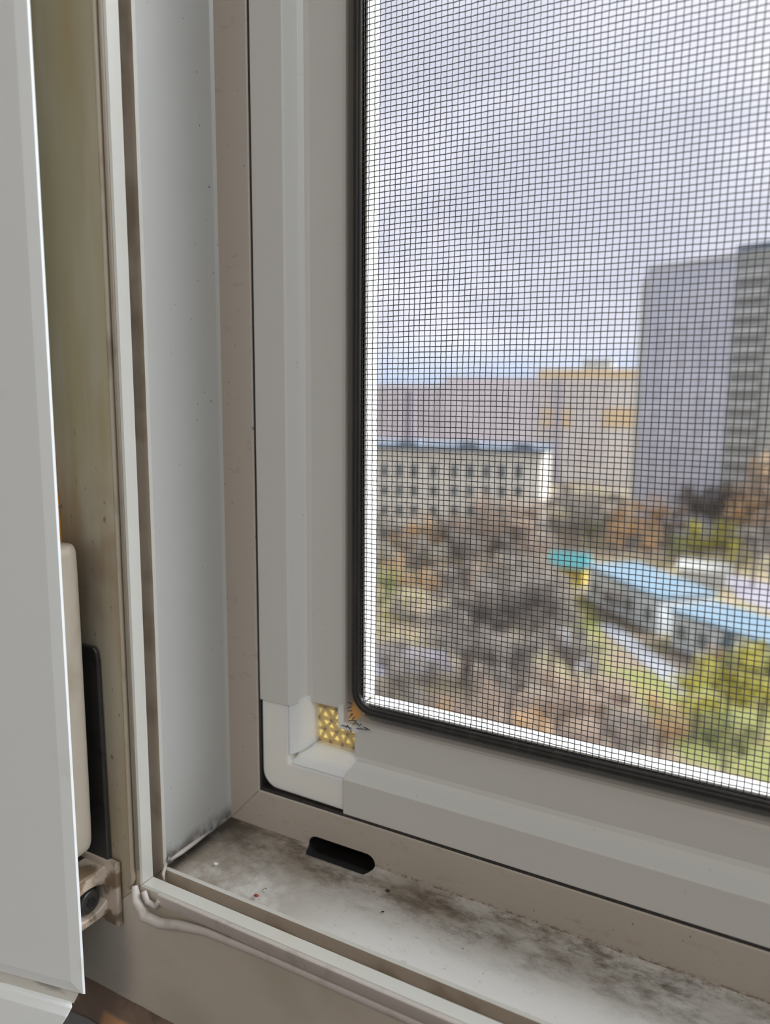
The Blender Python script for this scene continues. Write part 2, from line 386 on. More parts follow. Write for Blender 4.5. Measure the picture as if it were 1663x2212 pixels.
# ================================================================== INSECT SCREEN
scr = empty('insect_screen', (0.0775, 0, -0.115), 'white aluminium framed insect screen with fine black mesh, fitted in the window opening', 'insect screen')
S = [(-135.2, -115.5, 9), (-135.2, -115.5, -4.3), (-135.0, -115.3, -4.5), (-125.1, -105.3, -4.5), (-124.8, -105.0, -4.2),
     (-123.9, -103.7, 1.2), (-123.3, -103.1, 2.8), (-122.2, -102.0, 3.5),
     (-112.1, -93.2, 3.5), (-111.4, -92.5, 3.9), (-111.2, -92.0, 4.6), (-111.0, -91.2, 8.0),
     (-105.4, -86.0, 8.0), (-105.4, -86.0, 3.6), (-104.8, -85.4, 3.6), (-104.8, -85.4, 9.6)]
SHY = 2.0
def shift(x, z, y):
    if y <= 1.0: return (x, z, y)
    f = (y - SHY + 174) / (y + 174); return (x * f, z * f, y - SHY)
S = S[:1] + [shift(*p) for p in S[1:5]] + [(-124.0, -103.9, -2.0), (-123.4, -103.2, -0.2), (-122.3, -102.1, 1.1)] + [shift(*p) for p in S[7:]]
BZ, BX = -0.0880, -0.1068
BZt = SZ - BZ; BXr = SX - BX
profile('side_profile', 'L', S, m_alu, scr, cut0=BZ, cut1=BZt, bev=.00012)
profile('side_profile', 'R', S, m_alu, scr, cut0=BZ, cut1=BZt, bev=.00012)
profile('bottom_profile', 'B', S, m_alu, scr, cut0=BX, cut1=BXr, bev=.00012)
profile('top_profile', 'T', S, m_alu, scr, cut0=BX, cut1=BXr, bev=.00012)
# black seal in the joint around the screen
Q = [(-135.9, -116.4, -4.2), (-135.15, -115.4, -4.2), (-135.15, -115.4, 6), (-135.9, -116.4, 6)]
for s_ in 'LBRT': profile('perimeter_seal', s_, Q, m_rub, scr, gap=-.0001)

def corner(mirx, mirz):
    fx = (lambda x: x * mm) if not mirx else (lambda x: SX - x * mm)
    fz = (lambda z: z * mm) if not mirz else (lambda z: SZ - z * mm)
    def V(x, y, z):
        x, z, y = shift(x, z, y); return Vector((fx(x), y * mm, fz(z)))
    bm = bmesh.new()
    # front flange, L shaped, rounded outer corner (slightly inside the aluminium outline)
    o = [(-134.8, -88.0)]
    R = 5.2
    for k in range(9):
        a = math.pi + math.pi/2 * k/8
        o.append((-134.8 + R + R*math.cos(a), -114.5 + R + R*math.sin(a)))
    o += [(-106.8, -114.8), (-106.8, -105.3), (-125.3, -105.3), (-125.3, -88.0)]
    # slanted inner wall (H) built by two loops
    n = len(o)
    dy = Vector((0, 0.0130, 0))
    prism(bm, [V(x, -4.2, z) for x, z in o], dy)
    br = bm2('corner_bracket', bm, m_nyl, scr); bevel(br, .0007, 3, 35)
    # cove wall H and rim of the pocket
    bm = bmesh.new()
    prism(bm, [V(-125.6, -4.0, -87.0), V(-124.9, -4.0, -87.0), V(-124.2, -1.8, -87.0), V(-122.6, 3.5, -87.0), V(-122.0, 4.4, -87.0), V(-122.0, 8, -87.0), V(-125.6, 8, -87.0)], Vector((0, 0, fz(-103.0) - fz(-87.0))))
    prism(bm, [V(-106.8, -4.0, -105.6), V(-106.8, -4.0, -104.9), V(-106.8, -1.8, -104.1), V(-106.8, 3.5, -102.4), V(-106.8, 4.4, -101.8), V(-106.8, 8, -101.8), V(-106.8, 8, -105.6)], Vector((fx(-124.5) - fx(-106.8), 0, 0)))
    # low walls that carry on the edge of the aluminium profile around the mesh corner
    prism(bm, [V(x, 3.4, z) for x, z in [(-113.6, -87.6), (-111.6, -87.6), (-111.6, -93.0), (-106.5, -93.0), (-106.5, -95.1), (-113.6, -95.1)]], Vector((0, .0045, 0)))
    w = bm2('bracket_wall', bm, m_nyl, br); bevel(w, .0002, 2, 35)
    # thin translucent floor of the pocket
    bm = bmesh.new(); box(bm, *sorted((fx(-121.2), fx(-105.8))), .0052, .0060, *sorted((fz(-101.2), fz(-87.0))))
    bm2('pocket_floor', bm, m_nylthin, br)
    # honeycomb/truss of ribs
    rnd = random.Random(8)
    bm = bmesh.new()
    px_ = [(-122.0, -114.2), (-122.0, -106.8)]
    nodes = {}
    def inside(x, z): return -122.2 < x < -106.8 and -102.0 < z < -87.8 and not (x > -113.9 and z > -95.0)
    st = 3.9
    for i in range(-1, 8):
        for j in range(-1, 8):
            x = -121.6 + i * st + (0.5 * st if j % 2 else 0) + rnd.uniform(-.35, .35); z = -101.4 + j * st * .87 + rnd.uniform(-.3, .3)
            nodes[i, j] = (x, z)
    for (i, j), (x, z) in nodes.items():
        nb = [(i+1, j), (i, j+1), (i-1, j+1)] if j % 2 == 0 else [(i+1, j), (i, j+1), (i+1, j+1)]
        for q in nb:
            if q in nodes:
                x2, z2 = nodes[q]
                x1_, z1_ = x, z
                if not (inside(x1_, z1_) or inside(x2, z2)): continue
                def clip(a, b):
                    for _ in range(20):
                        if inside(*b): return b
                        b = ((b[0]*.8 + a[0]*.2), (b[1]*.8 + a[1]*.2))
                    return b
                if inside(x1_, z1_): x2, z2 = clip((x1_, z1_), (x2, z2))
                else: x1_, z1_ = clip((x2, z2), (x1_, z1_))
                a = V(x1_, 6.2, z1_); b = V(x2, 6.2, z2); t = (b - a)
                if t.length < .0003: continue
                t.normalize(); u = Vector((-t.z, 0, t.x)) * .00045
                prism(bm, [a + u, b + u, b - u, a - u], Vector((0, .0011, 0)))
    bevel(bm2('lattice_ribs', bm, m_nylrib, br), .0002, 2)
    # amber corner void beside the mesh corner
    bm = bmesh.new(); box(bm, *sorted((fx(-110.4), fx(-103.4))), .0056, .0064, *sorted((fz(-91.9), fz(-84.2))))
    bm2('void_floor', bm, m_nylorange, br)
    return br
corner(False, False); corner(True, False); corner(False, True); corner(True, True)

# rubber spline: ribbed profile swept round the screen with rounded corners
def spline_path(ox, oz, Rr=4.2, seg=10):
    x0, z0 = ox*mm, oz*mm; x1, z1 = SX - x0, SZ - z0; Rr *= mm
    P = []
    for (cx_, cz_, a0) in [(x0+Rr, z0+Rr, math.pi), (x1-Rr, z0+Rr, 1.5*math.pi), (x1-Rr, z1-Rr, 0), (x0+Rr, z1-Rr, .5*math.pi)]:
        for k in range(seg + 1):
            a = a0 + (math.pi/2) * k/seg
            P.append((Vector((cx_, 0, cz_)), Vector((math.cos(a), 0, math.sin(a)))))
    return P, Rr
P, Rr = spline_path(-104.9, -85.35)
prof = [(0.0, 7.0), (0.0, 3.1), (.25, 2.45), (.62, 2.55), (.8, 2.75), (.98, 2.3), (1.45, 2.25), (1.65, 2.55), (1.85, 2.3), (2.3, 2.5), (2.6, 3.2), (2.75, 4.6), (2.75, 7.0)]  # (outward mm, y)
bm = bmesh.new(); rings = []
for c, d in P: rings.append([bm.verts.new(c + d * (Rr + w*mm) + Vector((0, (y - SHY)*mm, 0))) for w, y in prof])
for i in range(len(rings)):
    a, b = rings[i], rings[(i+1) % len(rings)]
    for k in range(len(prof)):
        bm.faces.new([a[k], a[(k+1) % len(prof)], b[(k+1) % len(prof)], b[k]])
bm2('rubber_spline', bm, m_rub, scr, smooth=True)

# mesh: woven wires as one part
def woven():
    px_, pz_ = 1.48*mm, 1.30*mm
    x0, x1 = -0.1052, SX + 0.1052; z0, z1 = -0.0857, SZ + 0.0857
    xs = np.arange(x0 + .0007, x1, px_); zs = np.arange(z0 + .0005, z1, pz_)
    r = 0.115*mm; amp = 0.09*mm; y0 = 1.3*mm; K = 5
    ang = np.arange(K) * 2*np.pi/K + .3
    def warp(x, z):
        return (x + .00012*np.sin(z*61 + x*23) + .00003*np.sin(z*410 + x*300), z + .00012*np.sin(x*75+1) + .00003*np.sin(x*520 + z*310),
                .00018*np.sin(x*38)*np.sin(z*31))
    V = []; Fc = []; base = 0
    def add(Cn, horiz):
        nonlocal base
        n = len(Cn)
        ca, sa = np.cos(ang)*r, np.sin(ang)*r
        if horiz: off = np.stack([np.zeros(K), ca, sa], 1)
        else: off = np.stack([ca, sa, np.zeros(K)], 1)
        V.append((Cn[:, None, :] + off[None]).reshape(-1, 3))
        i = np.arange(n-1)[:, None]*K; k = np.arange(K)[None]
        a = base + i + k; b = base + i + (k+1) % K
        Fc.append(np.stack([a, b, b + K, a + K], -1).reshape(-1, 4)); base += n*K
    jit = np.random.RandomState(3)
    for iz, z in enumerate(zs):
        xx = np.concatenate([[x0], xs, [x1]]); zz = np.full_like(xx, z + jit.normal(0, .00003))
        s = np.where((np.arange(len(xx)) + iz) % 2 == 0, 1., -1.); 
        wx, wz, wy = warp(xx, zz); add(np.stack([wx, y0 + wy + s*amp, wz], 1), True)
    for ix, x in enumerate(xs):
        zz = np.concatenate([[z0], zs, [z1]]); xx = np.full_like(zz, x + jit.normal(0, .00003))
        s = np.where((np.arange(len(zz)) + ix) % 2 == 0, 1., -1.)
        wx, wz, wy = warp(xx, zz); add(np.stack([wx, y0 + wy - s*amp*np.where(True,1,1), wz], 1), False)
    V = np.concatenate(V).astype(np.float32); Fc = np.concatenate(Fc).astype(np.int32)
    me = bpy.data.meshes.new('mesh_fabric')
    me.vertices.add(len(V)); me.vertices.foreach_set('co', V.ravel())
    me.loops.add(Fc.size); me.loops.foreach_set('vertex_index', Fc.ravel())
    me.polygons.add(len(Fc)); me.polygons.foreach_set('loop_start', np.arange(len(Fc), dtype=np.int32)*4)
    me.polygons.foreach_set('use_smooth', np.ones(len(Fc), dtype=bool))
    me.update(calc_edges=True)
    return link('mesh_fabric', me, m_fib, scr)
woven()
# frayed ends of the mesh at the lower left corner
bm = bmesh.new()
fr = [((-108.3,-86.2),(-109.3,-85.8)), ((-108.3,-87.0),(-109.2,-87.7)), ((-108.1,-88.2),(-109.2,-88.4)), ((-107.9,-89.0),(-108.8,-90.4)), ((-108.5,-89.4),(-107.6,-89.0)),
      ((-107.2,-89.8),(-107.9,-90.8)), ((-106.9,-90.8),(-109.0,-91.2)), ((-106.6,-90.9),(-107.6,-92.2)), ((-106.9,-91.7),(-105.6,-91.5)), ((-105.0,-91.4),(-105.6,-92.0)),
      ((-111.6,-93.3),(-107.9,-93.2)), ((-109.8,-92.8),(-108.0,-94.2)), ((-110.0,-93.6),(-109.4,-92.8)), ((-106.6,-93.1),(-102.8,-92.5)), ((-104.2,-92.2),(-102.0,-92.4))]
for (a, b) in fr:
    a = (a[0]*.9887, a[1]*.9887); b = (b[0]*.9887, b[1]*.9887)
    tube(bm, [(a[0]*mm, .0003, a[1]*mm), ((a[0]+b[0])/2*mm, .0000, (a[1]+b[1])/2*mm+.0001), (b[0]*mm, -.0002, b[1]*mm)], [.00016, .00015, .00012], 6)
bm2('frayed_mesh_ends', bm, m_fib, scr, smooth=True)

# ================================================================== OPEN SASH (folded back to the left)
SY = -0.060
c0 = at_y(178, 2153, SY); c1 = at_y(117, 1050, SY); ex = (c0.x + c1.x) / 2; ez = c0.z
dirL = Vector((-math.cos(math.radians(12)), -math.sin(math.radians(12)), 0))       # away from the hinge edge
nor = Vector((math.sin(math.radians(12)), -math.cos(math.radians(12)), 0))         # towards the room
sash = empty('window_sash', (ex, SY, ez), 'white plastic window sash folded open at the far left, hinge edge towards the frame', 'window sash')
def SP(a, n, z): return Vector((ex, SY, 0)) + dirL * a + nor * n + Vector((0, 0, z))
Wd, Hh = 0.42, 0.60
bm = bmesh.new()
# stile / rail section: a = distance from outer edge, n = towards the room
sec = [(.026, -.0150), (.0018, -.0022), (0.0, -.0010), (.0003, -.0005), (.0026, -.0001), (.0032, 0.0), (.060, 0.0), (.064, -.003), (.064, -.0150)]
def sring(k):
    a, n = sec[k]
    return [SP(a, n, ez + a), SP(Wd - a, n, ez + a), SP(Wd - a, n, ez + Hh - a), SP(a, n, ez + Hh - a)]
vr = [[bm.verts.new(p) for p in sring(k)] for k in range(len(sec))]
for k in range(len(sec)):
    for s_ in range(4):
        bm.faces.new([vr[k][s_], vr[k][(s_+1) % 4], vr[(k+1) % len(sec)][(s_+1) % 4], vr[(k+1) % len(sec)][s_]])
bm2('sash_frame', bm, m_sash, sash)
bm = bmesh.new()
# lower overlap lip that steps out towards the room
LL = [(.0080, -.0050, -.0024), (.0022, .0010, -.0026), (.0032, .0022, -.0046), (.0066, .0036, -.0110), (.0120, .0040, -.0200), (.0280, -.0070, -.0200)]
va = [bm.verts.new(SP(a_, n_, ez + z_)) for a_, n_, z_ in LL]; vb = [bm.verts.new(SP(Wd - a_, n_, ez + z_)) for a_, n_, z_ in LL]
bm.faces.new(va); bm.faces.new(vb[::-1])
for k in range(6): bm.faces.new([va[k], va[(k+1) % 6], vb[(k+1) % 6], vb[k]])
bevel(bm2('sash_lower_lip', bm, m_sash, sash), .0004)
bm = bmesh.new(); prism(bm, [SP(0.0076, -.0045, ez - .0028), SP(.0030, -.0002, ez - .0028), SP(.0016, -.0007, ez + .0002), SP(.0076, -.0045, ez + .0002)], dirL * (Wd - .003))
bm2('weather_gasket', bm, m_seam, sash)
bm = bmesh.new(); prism(bm, [SP(.062, -.012, ez + .062), SP(Wd - .062, -.012, ez + .062), SP(Wd - .062, -.012, ez + Hh - .062), SP(.062, -.012, ez + Hh - .062)], nor * .004)
mg = Mat('pane_glass', (1, 1, 1), .02); mg.b.inputs['Transmission Weight'].default_value = 1.0; mg.b.inputs['IOR'].default_value = 1.45
bm2('glass_pane', bm, mg.m, sash)

# ================================================================== HINGE
hin = empty('corner_hinge', (-.1665, -.040, -.157), 'grimy cream corner hinge with covered pivot, between open sash and frame', 'hinge')
bm = bmesh.new()
# cover: rounded upright box
hc = [(-.1700, -.0455), (-.1700, -.0555), (-.1690, -.0570), (-.1595, -.0570), (-.1570, -.0560), (-.1562, -.0535), (-.1568, -.0475), (-.1590, -.0450)]
zs_ = [(-.1195, .55), (-.1190, .8), (-.1170, .96), (-.1140, 1.0), (-.0420, 1.0), (-.0392, .93), (-.0380, .75), (-.0377, .5)]
cxm, cym = -.1620, -.047
lo_ = None
for z, s_ in zs_:
    rg = [bm.verts.new((cxm + (x - cxm)*s_, min(-.0403, cym + (y - cym)*s_), z)) for x, y in hc]
    if lo_:
        for k in range(8): bm.faces.new([lo_[k], lo_[(k+1) % 8], rg[(k+1) % 8], rg[k]])
    else: bm.faces.new(rg[::-1])
    lo_ = rg
bm.faces.new(lo_)
o = bm2('hinge_cover', bm, m_cover, hin, smooth=True); sb = o.modifiers.new('s', 'SUBSURF'); sb.levels = sb.render_levels = 2
bm = bmesh.new()
pts = [Vector((-.176, -.0415, -.135)), Vector((-.1580, -.0415, -.135)), Vector((-.1586, -.0415, -.070)), Vector((-.1590, -.0415, -.0672)), Vector((-.1602, -.0415, -.0660)), Vector((-.176, -.0415, -.0655))]
prism(bm, pts, Vector((0, .0013, 0)))
bevel(bm2('hinge_leaf', bm, m_steel, hin), .0004)
bm = bmesh.new()   # rusty strip behind the sash
for a, b in [((-.1760, -.041, .000), (-.1748, -.041, -.008)), ]:
    pass
pts = []
prism(bm, [Vector((-.1800, -.0415, .004)), Vector((-.1746, -.0415, -.004)), Vector((-.1726, -.0415, -.016)), Vector((-.1720, -.0415, -.0162)), Vector((-.1720, -.0415, -.024)), Vector((-.1714, -.0415, -.030)), Vector((-.1714, -.0415, -.042)), Vector((-.1800, -.0415, -.042))], Vector((0, .0014, 0)))
bm2('rusty_shim', bm, m_rust, hin)
# pivot bracket: upright block on the room face, pocket open towards the opening
def disc_hole_plate(bm, x, yc, zc, ry, rz, y0, y1, z0, z1, dx, n=28):
    """plate in the YZ plane at x with an elliptical hole, thickness dx"""
    def outer(a):
        c, s = math.cos(a), math.sin(a)
        t = min((y1 - yc)/c if c > 1e-6 else 9, (y0 - yc)/c if c < -1e-6 else 9, (z1 - zc)/s if s > 1e-6 else 9, (z0 - zc)/s if s < -1e-6 else 9)
        return (yc + c*t, zc + s*t)
    R = []
    for k in range(n):
        a = 2*math.pi*(k + .5)/n
        oy, oz = outer(a)
        iy, iz = yc + ry*math.cos(a), zc + rz*math.sin(a)
        R.append([bm.verts.new((x, oy, oz)), bm.verts.new((x, iy, iz)), bm.verts.new((x + dx, iy, iz)), bm.verts.new((x + dx, oy, oz))])
    for k in range(n):
        a, b = R[k], R[(k+1) % n]
        for q in range(4): bm.faces.new([a[q], a[(q+1) % 4], b[(q+1) % 4], b[q]])
bm = bmesh.new()
disc_hole_plate(bm, -.1590, -.0474, -.1350, .0064, .0041, -.0580, -.0402, -.1412, -.1270, -.008)
o = bm2('pivot_bracket', bm, m_brk, hin); bevel(o, .0009, 3, 40)
bm = bmesh.new(); box(bm, -.176, -.1547, -.0418, -.0402, -.1440, -.1252)
bevel(bm2('bracket_foot', bm, m_brk, hin), .0006, 3)
bm = bmesh.new()
Mx = Matrix.Translation((-.1622, -.0464, -.1352)) @ Matrix.Rotation(math.pi/2, 4, 'Y')
bmesh.ops.create_cone(bm, cap_ends=True, segments=32, radius1=.0036, radius2=.0031, depth=.005, matrix=Mx)
o = bm2('pivot_screw', bm, m_steel, hin); bevel(o, .0005, 3)
bm = bmesh.new()
bmesh.ops.create_cone(bm, cap_ends=True, segments=6, radius1=.0014, radius2=.0014, depth=.0004, matrix=Matrix.Translation((-.1596, -.0464, -.1352)) @ Matrix.Rotation(math.pi/2, 4, 'Y'))
bm2('hex_socket', bm, m_dark, o)
bm = bmesh.new(); box(bm, -.1700, -.1660, -.0578, -.0404, -.1410, -.1272); bm2('bracket_back', bm, m_steel, hin)

# ================================================================== LITTLE CRUMBS ON THE SILL
m_red = Mat('crumb_red', (.25, .04, .02), .6); m_blk = Mat('crumb_black', (.02, .015, .012), .6); m_wht = Mat('crumb_white', (.75, .72, .66), .7)
def crumb(name, px, py, r, mat, label, z=-.1285, y=None):
    d_ = ray(px, py); t = (z - CAM[2]) / d_[2]; p = Vector(CAM + t*d_)
    bm = bmesh.new(); bmesh.ops.create_icosphere(bm, subdivisions=2, radius=r)
    rr = random.Random(px)
    for v in bm.verts: v.co *= rr.uniform(.7, 1.25); v.co.z *= .45; v.co.x *= 1.5
    o = bm2(name, bm, mat, smooth=True); o.location = p + Vector((0, 0, r*.35)); tag(o, label, 'crumb'); return o
crumb('paint_crumb', 554, 1936, .00052, m_red.m, 'tiny dark red crumb lying on the dirty sill of the frame')
crumb('dirt_crumb', 838, 1925, .00045, m_blk.m, 'tiny black crumb on the sill right of the drainage slot')
crumb('plaster_crumb', 466, 1867, .0005, m_wht.m, 'tiny white flake in the left corner of the sill')
crumb('dirt_crumb', 827, 1970, .00028, m_blk.m, 'smallest black speck on the clean front of the sill')

# ================================================================== OUTDOORS

# ------------------------------------------------------------------ outdoors
GP = lambda px, py: at_z(px, py, GZ)
m_ground = Mat('autumn_ground', (.19, .16, .13), .95)
m_ground.blotch(.09, .42, .58, (.22, .19, .09), .8, detail=4).blotch(.13, .48, .62, (.20, .15, .11), .9, detail=5, off=4).blotch(.5, .5, .7, (.25, .21, .13), .6, off=9)
bm = bmesh.new(); box(bm, -900, 900, 6, 1500, GZ - 1, GZ)
tag(bm2('ground', bm, m_ground.m), kind='structure')
def patch(name, pts, mat, lift=.05):
    bm = bmesh.new(); prism(bm, [GP(*p) + Vector((0, 0, lift)) for p in pts], Vector((0, 0, -lift - .02)))
    return tag(bm2(name, bm, mat), kind='structure')
m_asph = Mat('pale_asphalt', (.24, .225, .26), .9); m_asph.blotch(.6, .45, .7, (.26, .24, .27), .6)
m_path = Mat('pale_concrete_path', (.27, .28, .30), .9); m_path.blotch(.6, .45, .7, (.29, .29, .30), .6)
m_lawn = Mat('yellow_green_lawn', (.17, .18, .055), .95); m_lawn.blotch(.35, .45, .6, (.22, .18, .07), .8, detail=4)
m_yard = Mat('leafy_yard', (.23, .20, .11), .95); m_yard.blotch(.4, .45, .6, (.28, .21, .14), .8, detail=4)
m_brn = Mat('fallen_leaves', (.21, .155, .12), .95); m_brn.blotch(.5, .45, .6, (.21, .17, .11), .8, detail=4)
patch('parking_asphalt', [(700, 1385), (960, 1405), (985, 1450), (700, 1470)], m_asph.m, .04)
patch('yard', [(1270, 1200), (1640, 1215), (1760, 1400), (1440, 1400)], m_yard.m, .02)
patch('lawn', [(1330, 1440), (1800, 1500), (1900, 1760), (1480, 1640)], m_lawn.m, .02)
patch('lawn', [(1170, 1270), (1280, 1290), (1330, 1470), (1180, 1360)], m_lawn.m, .03)
patch('lawn', [(700, 1230), (930, 1240), (900, 1395), (700, 1380)], m_yard.m, .02)
patch('leaf_litter', [(900, 1500), (1350, 1480), (1500, 1700), (900, 1720)], m_brn.m, .02)
patch('path', [(1180, 1345), (1215, 1345), (1290, 1445), (1250, 1450)], m_path.m, .06)
patch('path', [(1290, 1352), (1325, 1345), (1510, 1485), (1470, 1500)], m_path.m, .06)
patch('path', [(1290, 1290), (1325, 1285), (1420, 1345), (1390, 1360)], m_path.m, .06)
patch('road', [(1560, 1235), (1760, 1290), (1760, 1360), (1590, 1290)], m_asph.m, .06)

m_stone = Mat('cream_render', (.70, .66, .57), .9); m_stone.blotch(.25, .5, .8, (.62, .58, .51), .5)
m_tin = Mat('dark_blue_tin_roof', (.13, .16, .20), .5)
m_wfr = Mat('window_surround', (.55, .55, .52), .7); m_wgl = Mat('dark_window_glass', (.06, .08, .085), .25); m_wkg = Mat('pavilion_glass', (.22, .24, .24), .3)
m_tower = Mat('grey_panel', (.55, .555, .62), .9); m_tower.blotch(.12, .42, .62, (.62, .62, .68), .8, stretch=(1, 1, 2))
m_tower2 = Mat('greenish_grey_panel', (.46, .465, .43), .9)
m_balc = Mat('pale_balcony', (.50, .50, .48), .8); m_balcd = Mat('balcony_recess', (.36, .35, .32), .8)
m_pink = Mat('hazy_pink_panel', (.60, .56, .60), .95); m_pink2 = Mat('hazy_window_band', (.47, .44, .49), .8)  # distance haze is mixed into both colours
m_yel = Mat('pale_cream_panel', (.68, .64, .60), .95); m_yel2 = Mat('ochre_band', (.72, .56, .36), .95)
m_brick = Mat('grey_brick_stack', (.23, .21, .26), .9)
m_kg = Mat('white_blue_wall', (.66, .70, .72), .9); m_kgroof = Mat('light_blue_roof', (.135, .205, .26), .9); m_kgroof.blotch(.5, .45, .7, (.19, .235, .265), .6)
m_teal = Mat('teal_roof', (.08, .30, .32), .6); m_yw = Mat('yellow_playhouse', (.55, .40, .07), .7); m_or = Mat('orange_panel', (.72, .22, .10), .7)

class Facade:
    """vertical wall plane given by two image points on its base/top line at given depth; local s (along) and z"""
    def __init__(s, px0, dist, vpx):
        s.o = at_t(px0, 825, dist); s.o.z = 0
        d = ray(vpx, 825); s.d = Vector((d[0], d[1], 0)).normalized()
        if (M @ np.array(s.d))[0] < 0: s.d = -s.d
        s.n = Vector((s.d.y, -s.d.x, 0))
        if s.n.y > 0: s.n = -s.n
    def hit(s, px, py):
        r = Vector(ray(px, py)); t = (s.o - Vector(CAM)).dot(s.n) / r.dot(s.n); p = Vector(CAM) + t*r
        return (p - s.o).dot(s.d), p.z
    def P(s, a, z, n=0.0): return s.o + s.d*a + s.n*n + Vector((0, 0, z))
    def slab(s, bm, a0, a1, z0, z1, n0, n1, mi=0):
        prism(bm, [s.P(a0, z0, n0), s.P(a1, z0, n0), s.P(a1, z1, n0), s.P(a0, z1, n0)], s.n*(n1 - n0), mi)
def add(name, fac, boxes, mat, root):
    bm = bmesh.new()
    for b in boxes: fac.slab(bm, *b)
    return bm2(name, bm, mat, root)
def window_part(fac, root, a, z, w, h, frame=m_wfr.m, glass=None, rim=.12):
    glass = glass or m_wgl.m
    f = add('window', fac, [(a - w/2 - rim, a + w/2 + rim, z - h/2 - rim, z + h/2 + rim, -.1, .06)], frame, root)
    add('pane', fac, [(a - w/2, a + w/2, z - h/2, z + h/2, -.1, .10)], glass, f)
    return f

# --- cream four storey building
fa = Facade(812, 118, -4900)
root = empty('cream_building', fa.P(5, GZ), 'cream four storey building with dark blue metal roof and tall narrow windows', 'building')
s1, zt = fa.hit(1172, 978); s0 = fa.hit(560, 975)[0]
add('wall', fa, [(s0, s1, GZ, zt, -14, 0)], m_stone.m, root)
add('cornice', fa, [(s0 - .3, s1 + .4, zt - 1.0, zt - .55, -1, .35)], m_stone.m, root)
add('roof', fa, [(s0 - .5, s1 + .6, zt - .02, zt + .55, -14.5, .6)], m_tin.m, root)
for px in (880, 1012, 1130):
    a = fa.hit(px, 965)[0]
    bm = bmesh.new(); w = 1.8
    prism(bm, [fa.P(a - w, zt + .5, 0), fa.P(a + w, zt + .5, 0), fa.P(a + w*.6, zt + 1.25, 0), fa.P(a - w*.6, zt + 1.25, 0)], fa.n * -4)
    bm2('dormer', bm, m_tin.m, root)
wx = [830.6, 862.7, 894.3, 936.4, 980.9, 1015.2, 1050, 1083.7, 1120.4]
for r_, (py, h) in enumerate(((1018, 2.3), (1060, 2.0), (1103, 1.9), (1150, 2.3))):
    for px in [592, 626, 660, 694, 728, 762, 796] + wx:
        a, z = fa.hit(px, py + (px - 980)*.01)
        window_part(fa, root, a, z, .85, h - .3)
# --- grey tower
ft = Facade(1400, 144, -320)
root = empty('grey_tower_block', ft.P(10, GZ), 'tall grey panel tower block with stacked balconies at its right side', 'building')
a0, z0 = ft.hit(1400, 583); a1, z1 = ft.hit(1592, 562); zt = z0
add('wall', ft, [(a0, a1, GZ, zt, -14, 0)], m_tower.m, root)
al = ft.hit(1357, 600)[0]
bm = bmesh.new()
prism(bm, [ft.P(a0, GZ, -.02), ft.P(a0, zt - .3, -.02), ft.P(al, zt - 2.4, -4), ft.P(al, GZ, -4)], ft.n*-3); bm2('chamfered_wall', bm, m_tower2.m, root)
ar = a1 + 14
add('balcony_wall', ft, [(a1, ar, GZ, zt + .3, -14, -.6)], m_tower2.m, root)
add('roof_slab', ft, [(a0 - .2, ar, zt, zt + .5, -14, .2)], m_tower2.m, root)
add('roof_hut', ft, [(a1 - 1, a1 + 9, zt + .5, zt + 2.0, -9, -1.5)], m_tin.m, root)
zz = zt - 3.6
while zz > GZ + 2:
    b_ = add('balcony', ft, [(a1 + .3, a1 + 5.6, zz - .1, zz + 1.15, -.6, .7)], m_balc.m, root)
    add('balcony_opening', ft, [(a1 + .5, a1 + 5.4, zz + 1.15, zz + 2.7, -.7, -.5)], m_balcd.m, b_)
    add('balcony', ft, [(a1 + 8.3, a1 + 13.5, zz - .1, zz + 1.15, -.6, .7)], m_balc.m, root)
    for aa in (a0 + 3.2, a0 + 8.0, a0 + 12.2):
        if zz < zt - 12: window_part(ft, root, aa, zz + 1.6, 1.3, 1.2, m_tower.m, m_pink2.m)
    for q in (.35,):
        bm = bmesh.new(); p = ft.P(a0 + (al - a0)*.5, zz + 1.6, -2.0)
        dd = (ft.P(al, 0, -4) - ft.P(a0, 0, -.02)).normalized(); nn = Vector((dd.y, -dd.x, 0)); nn = nn if nn.y < 0 else -nn
        prism(bm, [p - dd*.6 + Vector((0, 0, -.6)), p + dd*.6 + Vector((0, 0, -.6)), p + dd*.6 + Vector((0, 0, .6)), p - dd*.6 + Vector((0, 0, .6))], nn*.12)
        bm2('window', bm, m_balcd.m, root)
    zz -= 3.0
# --- pale cream/ochre building
fy = Facade(1165, 220, -4000)
root = empty('cream_ochre_building', fy.P(10, GZ), 'pale building with ochre bands between the cream building and the grey tower', 'building')
a0, zt = fy.hit(1163, 797); a1 = fy.hit(1420, 797)[0]
add('wall', fy, [(a0, a1, GZ, zt, -16, 0)], m_yel.m, root)
add('ochre_band', fy, [(a0, a1, zt - 2.6, zt - .1, -1, .08)], m_yel2.m, root)
for (p0, p1, q0, q1) in ((1170, 1232, 880, 925), (1300, 1400, 880, 925)):
    u0, w1 = fy.hit(p0, q0); u1, w0 = fy.hit(p1, q1); add('ochre_panel', fy, [(u0, u1, w0, w1, -.5, .08)], m_yel2.m, root)
u0 = fy.hit(1232, 0)[0]; u1 = fy.hit(1254, 0)[0]
add('stair_shaft', fy, [(u0, u1, GZ, zt - 2.7, -.5, .10)], m_pink2.m, root)
u0, w1 = fy.hit(1258, 776); u1, w0 = fy.hit(1322, 797)
add('roof_hut', fy, [(u0, u1, zt, w1, -9, -2)], m_tower2.m, root)
for r_ in range(8):
    for px in (1182, 1205, 1222, 1275, 1300, 1325, 1350):
        a = fy.hit(px, 0)[0]; window_part(fy, root, a, zt - 4.6 - 3*r_, 1.4, 1.3, m_yel.m, m_pink2.m, .08)
